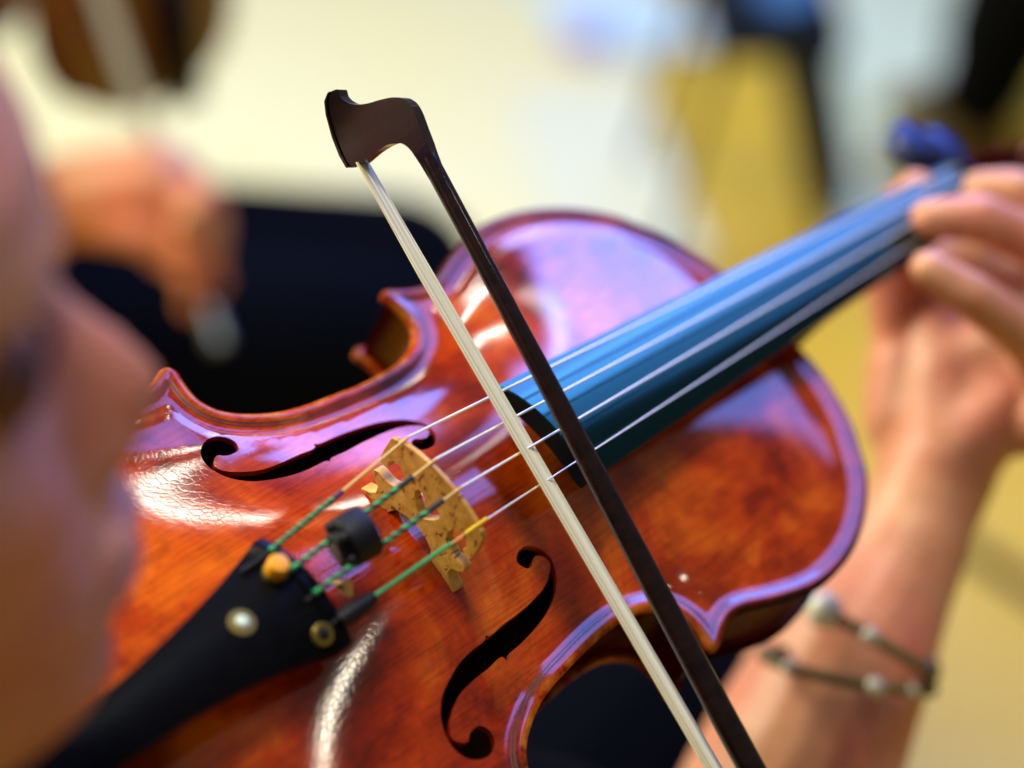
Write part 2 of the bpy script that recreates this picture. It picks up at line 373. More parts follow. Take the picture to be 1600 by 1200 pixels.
pyd('inner_lining', vs, [(i, (i + 1) % n, n + (i + 1) % n, n + i) for i in range(n)] + [tuple(range(n, 2 * n))], M['inside'], violin)

# neck and fingerboard (mm, in violin coordinates)
ZB = lambda x: 38.2 - .1055 * (x - 50)
WB = lambda x: 21.3 - 9.2 * (x - 50) / 278
def loft(name, secs, m, parent, closed=True, capsym=True, deg=35):
    n = len(secs[0]); vs = [tuple(c / 1e3 for c in p) for s in secs for p in s]; fs = []
    for i in range(len(secs) - 1):
        for k in range(n if closed else n - 1): fs.append((i * n + k, i * n + (k + 1) % n, (i + 1) * n + (k + 1) % n, (i + 1) * n + k))
    if capsym: fs += [tuple(range(n)), tuple((len(secs) - 1) * n + k for k in range(n))]
    return sharp(pyd(name, vs, fs, m, parent), deg)
def fb_sec(x, bev=0):
    w, z = WB(x) - bev, ZB(x) - bev; Rr = 41.5; o = []
    for k in range(17):
        y = w * (1 - k / 8); o.append((x, y, z - (Rr - math.sqrt(Rr * Rr - y * y))))
    ze = o[-1][2] - 4.6
    o.append((x, -w + .6, ze))
    for k in range(7):
        y = -w + 3 + (2 * w - 6) * k / 6; o.append((x, y, ze + (2.6 * (1 - (y / (w - 3)) ** 2) if x < 196 else 0)))
    o.append((x, w - .6, ze)); return o
loft('fingerboard', [fb_sec(50, .5), fb_sec(50.5)] + [fb_sec(x) for x in np.linspace(58, 328, 28)], M['board'], violin)
def neck_sec(x):
    w = WB(x) - .8; zt = ZB(x) - (41.5 - math.sqrt(41.5 ** 2 - w * w)) - 4.5; dpt = 13 + 6 * max(0, (240 - x) / 50) ** 1.5 + (max(0, 205 - x)) * 1.6; o = []
    for k in range(17):
        a = math.pi * k / 16; o.append((x, w * math.cos(a), zt - dpt * math.sin(a) ** .8 if 0 < k < 16 else zt))
    return o
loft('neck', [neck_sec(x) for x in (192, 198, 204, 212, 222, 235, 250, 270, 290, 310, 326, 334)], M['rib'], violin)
nut = pyd('nut', *box_vf((.3305, 0, (ZB(330) - 2) / 1e3), (.0055, .024, .009)), M['ebony'], violin); bevel(nut, .001)
# pegbox and scroll
def pb_sec(x, w, zt, zb): return [(x, w, zt), (x, w, zb + 2), (x, w - 2, zb), (x, -w + 2, zb), (x, -w, zb + 2), (x, -w, zt), (x, -w + 4, zt), (x, -w + 4, zb + 5), (x, w - 4, zb + 5), (x, w - 4, zt)]
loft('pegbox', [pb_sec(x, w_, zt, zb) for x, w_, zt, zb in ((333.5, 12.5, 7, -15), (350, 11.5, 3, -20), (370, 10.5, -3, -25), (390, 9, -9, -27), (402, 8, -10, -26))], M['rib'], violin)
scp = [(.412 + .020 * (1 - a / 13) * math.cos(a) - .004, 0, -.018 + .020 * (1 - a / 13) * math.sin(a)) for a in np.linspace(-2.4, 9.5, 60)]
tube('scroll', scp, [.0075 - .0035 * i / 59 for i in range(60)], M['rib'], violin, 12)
for x, s, z, yh in ((334, 1, -5, .031), (357, -1, -9, .028), (351, 1, -9, .023), (388, -1, -17, .028)):
    pg = tube('peg', [(x / 1e3, -s * .014, z / 1e3), (x / 1e3, s * .020, z / 1e3), (x / 1e3, s * .0215, z / 1e3), (x / 1e3, s * .024, z / 1e3)], [.003, .004, .0058, .004], M['peg'], violin)
    hd = []
    for k in range(15):
        a = math.pi * k / 14; hd.append((.0115 * math.sin(a) ** .6 + .0012, -.0115 * math.cos(a)))
    vs, fs = [], []
    for i, (rr, yy) in enumerate(hd):
        for k in range(20):
            a = 2 * math.pi * k / 20; vs.append((x / 1e3 + rr * math.cos(a), s * (yh + yy), z / 1e3 + .36 * rr * math.sin(a) + .002 * math.sin(a) ** 3))
    for i in range(14):
        for k in range(20): fs.append((i * 20 + k, i * 20 + (k + 1) % 20, (i + 1) * 20 + (k + 1) % 20, (i + 1) * 20 + k))
    fs += [tuple(range(20)), tuple(280 + k for k in range(20))]
    pyd('peg_head', vs, fs, M['peg'], pg)

# bridge: profile in (y, z), cut-outs, tapering thickness
hb = [(0,22.2),(4.5,21.6),(8.2,19.4),(9.8,16.2),(10.2,15.2),(21.4,12.4),(21.8,13.9),(18.6,16.0),(16.8,18.2),(17.2,20.8),(19.4,22.4),(21.0,24.2),(20.6,25.8),(18.4,26.4),(16,26),(13.2,26.8),(10.9,28.9),(10.2,31.8),(11.3,34.7),(13.8,36.2),(16.3,35.6),(17.5,33.6),(16.9,31.6),(18.2,30.2),(20.2,30.4),(21.0,33),(20.9,38),(20.6,42.4),(20.1,43.2),(17,44.7),(11.5,46.8),(5.7,47.9),(0,48.3)]
BO = np.array([(y, z) for y, z in hb] + [(-y, z) for y, z in hb[-2:0:-1]], float)
heart = np.array([(0,26.0),(2.2,28.4),(4.4,31.2),(5.4,33.4),(4.8,35.2),(3.2,35.4),(1.6,34.2),(.9,32.4),(0,31.2),(-.9,32.4),(-1.6,34.2),(-3.2,35.4),(-4.8,35.2),(-5.4,33.4),(-4.4,31.2),(-2.2,28.4)], float)
loopsb = [BO, heart]; Pb = np.vstack(loopsb); eb = []; o_ = 0
for L in loopsb: eb += [(o_ + i, o_ + (i + 1) % len(L)) for i in range(len(L))]; o_ += len(L)
vc, _, fc, ov, _, _ = delaunay_2d_cdt([Vector(p) for p in Pb], eb, [], 0, 1e-6)
vc = np.array([tuple(v) for v in vc]); fc = np.array(fc); cen = np.array([vc[list(f)].mean(0) for f in fc])
kp = inside(cen, BO)
for h in loopsb[1:]: kp &= ~inside(cen, h)
fc = fc[kp]; nv = len(vc)
thk = lambda z: 4.6 - 3.1 * (z - 13) / 35
vs = [(-1.2 / 1e3 - .0012, y / 1e3, z / 1e3) for y, z in vc] + [((-2.4 + thk(z)) / 1e3, y / 1e3, z / 1e3) for y, z in vc]
fs = [tuple(f) for f in fc] + [tuple(i + nv for i in f[::-1]) for f in fc]
inv = {b: i for i, a in enumerate(ov) for b in a}; o_ = 0
for L in loopsb:
    k = len(L)
    for i in range(k): a, b = inv[o_ + i], inv[o_ + (i + 1) % k]; fs.append((a, b, b + nv, a + nv))
    o_ += k
bridge = pyd('bridge', vs, fs, M['maple'], violin, False); bevel(bridge, .00022, 1)

# tailpiece
def tp_sec(x, w, zt, th, R=32):
    o = []; yc = (x + 50) * .055 - .4
    for k in range(13):
        y = w * (1 - k / 6); o.append((x, y + yc, zt - (R - math.sqrt(R * R - y * y))))
    e = o[-1][2] - th; o += [(x, -w + 1 + yc, e), (x, w - 1 + yc, e)]; return o
tail = loft('tailpiece', [tp_sec(x, w_, zt, th) for x, w_, zt, th in ((-48.4, 19.6, 33.2, 3), (-49, 20.3, 34.2, 5), (-51.6, 20.5, 35.0, 6), (-53.4, 20.3, 35.0, 6), (-54.6, 19.8, 34.0, 6), (-60, 18.2, 33.8, 6), (-70, 15.6, 33, 6), (-85, 12.8, 31.8, 6), (-105, 10.2, 30, 6), (-125, 8.8, 28, 6), (-145, 8.2, 25.8, 6), (-158, 8, 24.2, 5), (-160, 7.4, 23.6, 3))], M['ebony'], violin)
def zt_tail(x, y): return np.interp(-x, [53, 60, 70, 85, 105], [35, 33.8, 33, 31.8, 30]) - (34 - math.sqrt(34 ** 2 - y * y))
def lathe_vf(prof, c, n=24, axis=Vector((0, 0, 1))):
    q = axis.to_track_quat('Z', 'Y'); vs, fs = [], []
    for r, h in prof:
        for k in range(n): a = 2 * math.pi * k / n; vs.append(Vector(c) + q @ Vector((r * math.cos(a), r * math.sin(a), h)))
    for i in range(len(prof) - 1):
        for k in range(n): fs.append((i * n + k, i * n + (k + 1) % n, (i + 1) * n + (k + 1) % n, (i + 1) * n + k))
    fs += [tuple(range(n))[::-1], tuple((len(prof) - 1) * n + k for k in range(n))]; return vs, fs
def lathe(name, prof, c, m, parent, n=24, axis=(0, 0, 1)): return sharp(pyd(name, *lathe_vf(prof, c, n, Vector(axis)), m, parent), 35)
c = (-.0578, .0068, zt_tail(-57.8, 6.8) / 1e3)
lathe('tuner_collar', [(.0032, -.001), (.0036, .001), (.0034, .0016)], c, M['brass'], tail)
lathe('tuner_cap', [(.0030, .0014), (.0032, .002), (.0032, .0056), (.0028, .0063), (.0012, .0065)], c, M['orange'], tail)
c = (-.0752, 0, zt_tail(-75, 0) / 1e3)
lathe('inlay_ring', [(.0040, -.001), (.0040, .0004), (.0030, .0005)], c, M['brass'], tail)
lathe('inlay_dot', [(.0018, 0), (.0018, .0010), (.0013, .0014)], c, M['white_dot'], tail)
c = (-.0572, -.0149, zt_tail(-57.2, 14.9) / 1e3)
lathe('inlay_ring', [(.0034, -.001), (.0034, .0006), (.0030, .0009), (.0019, .0009), (.0017, .0004)], c, M['brass'], tail, axis=(0, -.4, .9))
lathe('tuner_screw', [(.0016, .0003), (.0016, .0012), (.0010, .0015)], c, M['rubber'], tail, axis=(0, -.4, .9))
# string slots: recessed dark grooves cut as thin proud-less hollows
for y in (13.2, 4.5, -5, -14): 
    tube('string_slot', [(-.0495, y / 1e3, (zt_tail(-53, abs(y)) + .35) / 1e3), (-.0640 if y == 13.2 else -.056, (y - .2 if y > 0 else y) / 1e3, (zt_tail(-60, abs(y)) + .05) / 1e3)], [.0006, .0009], M['rubber'], tail, 8)
ft = tube('fine_tuner', [(-.050, -.0142, .0305), (-.046, -.0144, .0315), (-.041, -.0146, .0325), (-.0375, -.0147, .0335)], [.003, .0031, .0024, .0016], M['rubber'], tail, 10)
tube('tail_gut', [(-.158, .004, .021), (-.164, .003, .010), (-.163, 0, -.004)], .0012, M['rubber'], violin)
lathe('end_button', [(.003, -.004), (.0045, .002), (.0065, .006), (.005, .010)], (-.158, 0, -.012), M['ebony'], violin, axis=(-1, 0, 0))
cr_ = []
for i, (rr, zz) in enumerate(((.02, .013), (.030, .017), (.033, .021), (.031, .026), (.022, .0235), (.008, .022))):
    cr_.append([(-.132 + rr * .85 * math.cos(a), .052 + rr * 1.15 * math.sin(a), zz) for a in np.linspace(0, 2 * math.pi, 28, endpoint=False)])
loft('chin_rest', [[tuple(1e3 * c for c in p) for p in s] for s in cr_], M['ebony'], violin)

# strings
SB = [(0, 17, 45.2), (0, 5.7, 48.3), (0, -5.7, 48.3), (0, -17, 45.0)]; SN = [8.4, 2.8, -2.8, -8.4]
ST = [(-53.5, 13.2, 33.6), (-53.5, 4.5, 35.8), (-53.5, -5.0, 35.8), (-38.5, -14.6, 33.6)]
SR = [.47, .44, .40, .26]
def lerp(a, b, t): return tuple(a[i] + (b[i] - a[i]) * t for i in range(3))
def mm(p): return tuple(c / 1e3 for c in p)
for i, nm in enumerate('GDAE'):
    b = SB[i]; b = (b[0], b[1], b[2] + SR[i] * .6); nt = (330, SN[i], ZB(330) + 1.6 - SN[i] ** 2 / 83); r = SR[i] / 1e3
    s = tube('string', [mm(b), mm(lerp(b, nt, .5)), mm(nt), mm((345, SN[i] * .6, -1))], r, M['steel'], violin, 10)
    f0, f1 = ((.49, 1), (.17, 1), (.13, 1), (.30, 1))[i]
    tube('string_tail', [mm(b), mm(lerp(b, ST[i], f0))], r * 1.02, M['gut'], s, 10)
    P = [lerp(b, ST[i], t_) for t_ in np.linspace(f0, f1, 70)]
    vs, fs = tube_vf([mm(p) for p in P], [.00092 + .00007 * math.sin(k * 2.2) if i < 3 else .00070 for k in range(70)], 12)
    # twist the ring so that green and black strands spiral round
    wv = []
    for k in range(70):
        ring = vs[k * 12:(k + 1) * 12]; c0 = Vector(mm(P[k])); ax = (Vector(mm(P[-1])) - Vector(mm(P[0]))).normalized(); q = Matrix.Rotation(k * .62, 3, ax)
        wv += [c0 + q @ (v_ - c0) for v_ in ring]
    wd = pyd('silk_winding', wv, fs, [M['green'], M['dark_silk'], M['violet_silk']], s)
    if i < 3:
        for pi, p in enumerate(wd.data.polygons):
            cx = sum((wd.data.vertices[v_].co for v_ in p.vertices), Vector()) / len(p.vertices)
            vi = min(p.vertices); k = (vi // 12) % 70
            side = sorted(v_ % 12 for v_ in p.vertices)[0] if len(p.vertices) == 4 else 0
            p.material_index = (2 if k < 8 and i == 0 else 1) if (k < 9 or side in (0, 1, 2, 6, 7, 8) and not (k > 66)) else 0
tube('string_sleeve', [mm(lerp(SB[3], (330, SN[3], 10), .004))[:2] + (.0456,), mm(lerp((0, -17, 45.4), ST[3], .17))], .00062, M['yellow'], violin, 10)

# ------------------------------------------------------------------ practice mute on the strings behind the bridge
mu = thing('rubber_mute', 'round black rubber mute clipped on the strings between tailpiece and bridge', 'mute', MW @ Matrix.Translation((-.0335, .0012, .0400)) @ Matrix.Scale(1.06, 4))
ax = Vector((1, -.10, .22)).normalized()
lathe('mute_body', [(.0052, -.0046), (.0066, -.0042), (.0073, -.0034), (.0074, .0034), (.0070, .0042), (.0045, .0046)], (0, 0, 0), M['rubber'], mu, 40, ax)
lathe('mute_hub', [(.0040, -.0072), (.0046, -.0066), (.0046, -.0040)], (0, 0, 0), M['rubber'], mu, 20, ax)
for a in range(5):
    an = a * 1.257 + .4; q = ax.to_track_quat('Z', 'Y'); pp = q @ Vector((.0056 * math.cos(an), .0056 * math.sin(an), -.0048))
    lathe('mute_knob', [(.0008, -.0016), (.0016, -.0010), (.0016, .001)], pp, M['rubber'], mu, 12, ax)

tube('mute_wire', [Vector((-.010 + .0016 * k / 4, -.0075 + .0022 * math.sin(k * 2.1), -.006 + .0024 * math.cos(k * 2.1) - .0004 * k)) for k in range(14)], .0007, M['gut'], mu, 8)  # gold glints on the varnish below the mute, shaped as a coil
# ------------------------------------------------------------------ bow
A0 = Vector((31, -5.4, 44.9)) / 1e3
bd = Vector((-.063, -.961, -.269)).normalized(); bn = Vector((0, -.27, .96)); bn = (bn - bd * bn.dot(bd)).normalized(); bb = bd.cross(bn)
if bb.x < 0: bb = -bb
ta = math.radians(30); bh = bn * math.cos(ta) + bb * math.sin(ta); bw = bd.cross(bh)
MB = Matrix(((bd.x, bw.x, bh.x, A0.x), (bd.y, bw.y, bh.y, A0.y), (bd.z, bw.z, bh.z, A0.z), (0, 0, 0, 1)))
bow = thing('bow', 'dark brown violin bow with cream hair crossing the strings, its tip pointing up', 'bow', MW @ MB)
hs = [(-124.0, 4.8), (-122.2, 2.4), (-118.7, .7), (-112, -1.2), (-106, -2.2), (-101.8, -2.2), (-100.4, 0), (-100.7, 6.5), (-100.4, 11.5), (-99.3, 14.6), (-97.4, 16.4), (-94.4, 17.3), (-90, 17.4), (-82, 17.6), (-82, 20.6), (-91.1, 22.3), (-98.4, 23.6), (-104, 24.6), (-107, 24.5), (-109.6, 23.2), (-111.4, 20.8), (-113, 17), (-114.6, 12.3), (-116.8, 8.6), (-119.0, 7.0), (-121.2, 6.4), (-123.2, 6.9)]
def head_w(s, h):
    base = 3.7 - 1.2 * min(1, max(0, (h - 3) / 14)); return 3.1 if s < -93 else max(1.2, 3.1 - 1.9 * max(0, (s + 93) / 11))
hp = cr(hs + hs[:1], 3)[:-1]; n = len(hp)
vs = [(s_ / 1e3, sg * head_w(s_, h_) / 1e3, h_ / 1e3) for sg in (-1, 1) for s_, h_ in hp]
fs = [tuple(range(n)), tuple(range(2 * n - 1, n - 1, -1))] + [(k, (k + 1) % n, n + (k + 1) % n, n + k) for k in range(n)]
hd = pyd('bow_head', vs, fs, M['pern'], bow, False)
bm = bmesh.new(); bm.from_mesh(hd.data); bmesh.ops.triangulate(bm, faces=[f for f in bm.faces if len(f.verts) > 4]); bm.to_mesh(hd.data); bm.free()
bevel(hd, .0008, 3)
for p in hd.data.polygons:
    if abs(p.normal.y) > .93: p.use_smooth = False
wn = hd.modifiers.new('wn', 'WEIGHTED_NORMAL'); wn.keep_sharp = True
pl = [(-124.1, 4.2), (-122.6, 1.9), (-118.9, .1), (-112, -1.9), (-106, -2.9), (-101.8, -2.9)]
vs = [(s_ / 1e3, sg * 3.6 / 1e3, (h_ + dz) / 1e3) for dz in (.1, -.7) for sg in (-1, 1) for s_, h_ in pl]; n = len(pl); fs = []
for k in range(n - 1):
    fs += [(k, k + 1, n + k + 1, n + k), (2 * n + k, 3 * n + k, 3 * n + k + 1, 2 * n + k + 1), (k, 2 * n + k, 2 * n + k + 1, k + 1), (n + k, n + k + 1, 3 * n + k + 1, 3 * n + k)]
fs += [(0, n, 3 * n, 2 * n), (n - 1, 3 * n - 1, 4 * n - 1, 2 * n - 1)]
pyd('tip_plate', vs, fs, M['pern'], bow, False)
SS = [(-98.5, 20.2, 1.0), (-95, 20.0, 2.0), (-91, 19.8, 2.7), (-86, 19.6, 2.8), (-64, 18.6, 2.85), (-19, 16.5, 3.15), (25, 14.4, 3.5), (70, 12.2, 3.9), (115, 10.4, 4.1), (200, 9.6, 4.2), (300, 11.5, 4.3), (420, 16, 4.3), (560, 20, 4.3), (640, 21, 4.3)]
sp = cr(SS, 5); tube('stick', [(a / 1e3, 0, b / 1e3) for a, b, _ in sp], [c_ / 1e3 for *_, c_ in sp], M['pern'], bow, 20)
parts = []
for k in range(64):
    y = (k / 63 - .5) * 11.0; zz = random.uniform(-.42, .34)
    P = [(-.1012, y * .72 / 1e3, .0006), (-.06, y * .97 / 1e3, zz / 1e3), (.2, (y + random.uniform(-.1, .1)) / 1e3, zz / 1e3), (.545, y / 1e3, .0006)]
    parts.append(tube_vf(P, random.uniform(.00009, .00016), 5, False))
parts.append(join([tube_vf([(-.1012, a / 1e3, .0005), (-.06, a * 1.3 / 1e3, 0), (.2, a * 1.33 / 1e3, 0), (.545, a * 1.33 / 1e3, .0004)], .00024, 6, False) for a in np.linspace(-4.3, 4.3, 36) if abs(a - 1.5) > .2]))
hr = pyd('bow_hair', *join(parts), M['hair'], bow); hr['kind'] = 'stuff'
fr = pyd('frog', *box_vf((.572, 0, .0085), (.052, .011, .017)), M['ebony'], bow); bevel(fr, .002)
lathe('screw_button', [(.0035, 0), (.0042, .002), (.0042, .012), (.003, .014)], (.64, 0, .021), M['metal'], bow, axis=(1, 0, 0))

# ------------------------------------------------------------------ people
def head_vf(O, az, scale=1., roll=0, tilt=0):
    zs = np.linspace(-116, 112, 96)
    F = np.interp(zs, [-116,-112,-106,-97,-90,-84,-79,-74,-70.5,-68.5,-66,-62,-57,-50,-30,-12,0,12,30,50,70,88,100,108,112], [52,72,84,91,91,91,96,102,101,96,101,104,99,92,90,88,90,95.5,97,90,76,55,35,17,4])
    Wd = np.interp(zs, [-116,-110,-98,-80,-60,-30,0,30,60,85,100,108,112], [16,30,46,58,64,70,74,76,72,56,38,20,5])
    Bk = np.interp(zs, [-116,-100,-80,-60,-30,0,40,70,92,104,112], [40,10,-15,-45,-76,-90,-95,-85,-60,-34,-4])
    N = np.interp(zs, [-60,-55,-51,-46,-40,-34,-25,-12,-2,6], [0,0,4,15,21,23,20,11,4,0]); Sg = np.interp(zs, [-55,-44,-25,0], [14,12.5,9,8])
    NA = 96; vs, fs = [], []
    R = Matrix.Rotation(math.pi / 2 - math.radians(az), 3, 'Z') @ Matrix.Rotation(math.radians(roll), 3, 'X') @ Matrix.Rotation(math.radians(tilt), 3, 'Y')
    for i, z in enumerate(zs):
        for k in range(NA):
            a = 2 * math.pi * k / NA; ca, sa = math.cos(a), math.sin(a)
            L = F[i] if ca > 0 else -Bk[i] if Bk[i] < 0 else -Bk[i]
            e = 2 / 2.25; x = (abs(ca) ** e) * (F[i] if ca > 0 else 0) + (abs(ca) ** e) * (Bk[i] if ca <= 0 else 0); y = math.copysign(abs(sa) ** e, sa) * Wd[i]
            if ca > 0:
                lipw = math.exp(-(y / 30) ** 2) if -82 < z < -54 else 1
                x -= (1 - lipw) * 9 if -82 < z < -54 else 0
                x += N[i] * math.exp(-(y / Sg[i]) ** 2) + (N[i] * .3 if False else 0)
                for s in (-1, 1):
                    g = lambda y0, z0, sy, sz: math.exp(-((y - s * y0) / sy) ** 2 - ((z - z0) / sz) ** 2)
                    x += -10 * g(31, -4, 15, 10) + 6.5 * g(32, -6, 9, 6.5) + 3.5 * g(30, 13, 20, 6) + 4.5 * g(44, -34, 16, 14) + 4 * g(11.5, -46, 5, 5) - 2 * g(27, -62, 4, 14) - 3.5 * g(19, -40, 4.5, 12)
            vs.append(Vector(O) + R @ (Vector((x, y, z)) * scale / 1e3))
    for i in range(len(zs) - 1):
        for k in range(NA): fs.append((i * NA + k, i * NA + (k + 1) % NA, (i + 1) * NA + (k + 1) % NA, (i + 1) * NA + k))
    fs += [tuple(range(NA))[::-1], tuple((len(zs) - 1) * NA + k for k in range(NA))]
    return (vs, fs), R
def ell_vf(c, r, R=None, n=20):
    vs, fs = [], []
    for i in range(n + 1):
        t = math.pi * (i + .02) / (n + .04)
        for k in range(n):
            a = 2 * math.pi * k / n; q = Vector((r[0] * math.sin(t) * math.cos(a), r[1] * math.sin(t) * math.sin(a), r[2] * math.cos(t))); vs.append(Vector(c) + (R @ q if R else q))
    for i in range(n):
        for k in range(n): fs.append((i * n + k, i * n + (k + 1) % n, (i + 1) * n + (k + 1) % n, (i + 1) * n + k))
    fs += [tuple(range(n)), tuple(n * n + k for k in range(n))]; return vs, fs

player = thing('person', 'violinist at the left, face in profile over the violin, hand on the fingerboard', 'person', loc=(-.22, .30, 0))
def W2(p): return Vector(p) - Vector((-.22, .30, 0))
HO = Vector((-.1912, .345, 1.2385)); hv, HR = head_vf(HO, 69, 1.06, 0, -3.5)
parts = [hv]
hp_ = lambda x, y, z: HO + HR @ (Vector((x, y, z)) * 1.06 / 1e3)
for s in (-1, 1): parts.append(ell_vf(hp_(-2, s * 74, -14), (.017, .006, .03), HR, 14))
v = V
def H(p, r): return (v(p), r / 1e3)
neck0 = Vector((-.235, .315, 1.10)); chest = Vector((-.26, .33, .86)); pel = Vector((-.27, .36, .58))
lsh = Vector((-.20, .50, .96)); rsh = Vector((-.13, .17, .98)); lel = v((140, -143, -205)); rel = Vector((.16, .02, .78)); rwr = Vector((.27, .17, .745))
parts += chain([(hp_(-15, 0, -70), .055), (neck0, .055), (Vector((-.25, .32, 1.0)), .075)])
parts += chain([(Vector((-.25, .33, .99)), .08), (chest, .115), (Vector((-.265, .35, .70)), .11), (pel, .12)])
parts += chain([(Vector((-.24, .36, .99)), .06), (lsh, .055), (lel, .040)]) + chain([(Vector((-.22, .28, .99)), .06), (rsh, .055), (rel, .042), (rwr, .027)])
# left forearm, wrist and palm (violin coordinates)
parts += chain([(lel, .041), H((190, -118, -150), 41), H((221, -100, -116), 34), H((246, -90, -98), 27), H((266, -80, -82), 23.5), H((280, -72, -70), 24)])
parts += chain([H((272, -76, -78), 22), H((304, -62, -52), 22), H((322, -66, -32), 16)]) + chain([H((280, -72, -66), 22), H((300, -70, -45), 17), H((305, -80, -38), 13)]) + chain([H((330, -66, -26), 13), H((352, -58, -14), 11)]) + chain([H((318, -72, -30), 14), H((302, -84, -42), 13)])
parts += chain([H((352, -44, -24), 17), H((336, -24, -34), 16), H((330, -8, -44), 15), H((322, -14, -50), 17), H((312, -36, -52), 20)]) + chain([H((330, -56, -36), 17), H((318, -26, -54), 17)])
parts += chain([H((343, -58, -26), 15), H((320, -28, -48), 14), H((300, -32, -62), 17), H((290, -48, -72), 20)]) + chain([H((330, -66, -24), 15), H((306, -46, -50), 20)])
parts += chain([H((276, -74, -80), 22), H((290, -56, -72), 19), H((303, -28, -62), 12.5), H((306, 2, -36), 11), H((309, 13, -10), 9.5), H((305, 11.5, 4), 8)])   # thumb
parts += chain([H((350, -58, -14), 11), H((333, -36, 19), 10), H((324, -17, 23), 9), H((318, -7, 16), 8)])          # index
parts += chain([H((338, -68, -12), 11.5), H((308, -42, 24), 10.5), H((288, -19, 28), 9.5), H((275, -7, 21.5), 8)])   # middle
parts += chain([H((318, -76, -26), 11.5), H((281, -62, 8), 10), H((262, -40, 19), 9), H((254, -23, 20), 7.8)])       # ring
parts += chain([H((302, -80, -46), 13), H((312, -58, -42), 15), H((330, -56, -26), 13)]) + chain([H((284, -66, -64), 21), H((300, -48, -52), 19), H((306, -36, -48), 15)]) + chain([H((302, -84, -40), 10.5), H((296, -92, -22), 9), H((300, -84, -14), 8), H((304, -74, -20), 7)])       # little finger, curled
# right hand closed round the frog, out of the frame
fg = (MW @ MB) @ Vector((.585, 0, .014))
parts += chain([(rwr, .027), (rwr.lerp(fg, .45) + Vector((0, 0, .02)), .030), (rwr.lerp(fg, .75) + Vector((0, 0, .022)), .022)])
for k in range(4):
    q = (MW @ MB) @ Vector((.555 + .018 * k, .0, .030)); e = (MW @ MB) @ Vector((.548 + .018 * k, -.014, .016))
    parts += chain([(rwr.lerp(fg, .72) + Vector((0, 0, .02)), .012), (q, .0095), (e, .0075)])
parts += chain([(rwr.lerp(fg, .5), .015), ((MW @ MB) @ Vector((.58, .012, .012)), .010)])
# legs under black cloth
lkn = Vector((.045, .95, .60)); rkn = Vector((.12, .62, .52)); lan = Vector((.06, .96, .10)); ran = Vector((.14, .66, .10))
for hipo, kn, an in ((pel + Vector((-.02, .09, 0)), lkn, lan), (pel + Vector((.04, -.07, 0)), rkn, ran)):
    parts += chain([(hipo, .085), (kn, .058), (an, .036), (an + Vector((.10, .06, -.06)), .030)])
blend('body', [([W2(p) for p in a], b) for a, b in parts], .0022, M['skin'], player, 5)
shirt = chain([(Vector((-.25, .33, .985)), .10), (chest, .13), (Vector((-.265, .35, .70)), .125), (pel, .135)]) + chain([(Vector((-.24, .36, .985)), .075), (lsh, .067), (lsh.lerp(lel, .75), .056)]) + chain([(Vector((-.22, .28, .985)), .075), (rsh, .067), (rsh.lerp(rel, .8), .054)])
blend('shirt', [([W2(p) for p in a], b) for a, b in shirt], .005, M['cloth'], player)
tr = []
for hipo, kn, an in ((pel + Vector((-.02, .09, 0)), lkn, lan), (pel + Vector((.04, -.07, 0)), rkn, ran)): tr += chain([(pel, .125), (hipo, .11), (kn, .118), (an, .06)])
for an in (lan, ran): blend('shoe', [([W2(p) for p in a], b) for a, b in chain([(an + Vector((-.02, -.01, -.05)), .044), (an + Vector((.13, .08, -.06)), .038)])], .005, M['cloth'], player)
blend('trousers', [([W2(p) for p in a], b) for a, b in tr], .006, M['cloth'], player)
hair = [ell_vf(hp_(-18, 0, 42), (.094, .086, .082), HR), ell_vf(hp_(-42, 0, -5), (.068, .080, .085), HR), ell_vf(hp_(-75, 0, -25), (.04, .04, .04), HR)]
blend('hair', [([W2(p) for p in a], b) for a, b in hair], .004, M['black_hair'], player)
for s in (-1, 1):
    pyd('eye', *[([W2(p) for p in a], b) for a, b in [ell_vf(hp_(76, s * 32, -6), (.0115, .0115, .0115), HR, 16)]][0], M['eye'], player)
    eb_ = chain([(hp_(95, s * 14, 11), .0012), (hp_(91, s * 28, 15), .0018), (hp_(78, s * 47, 11), .0012)])
    blend('eyebrow', [([W2(p) for p in a], b) for a, b in eb_], .001, M['black_hair'], player)
    ls = chain([(hp_(88, s * 20, -3), .0009), (hp_(90, s * 30, 0), .0012), (hp_(83, s * 43, -5), .0012)])
    blend('eyelash', [([W2(p) for p in a], b) for a, b in ls], .0007, M['black_hair'], player, 2)

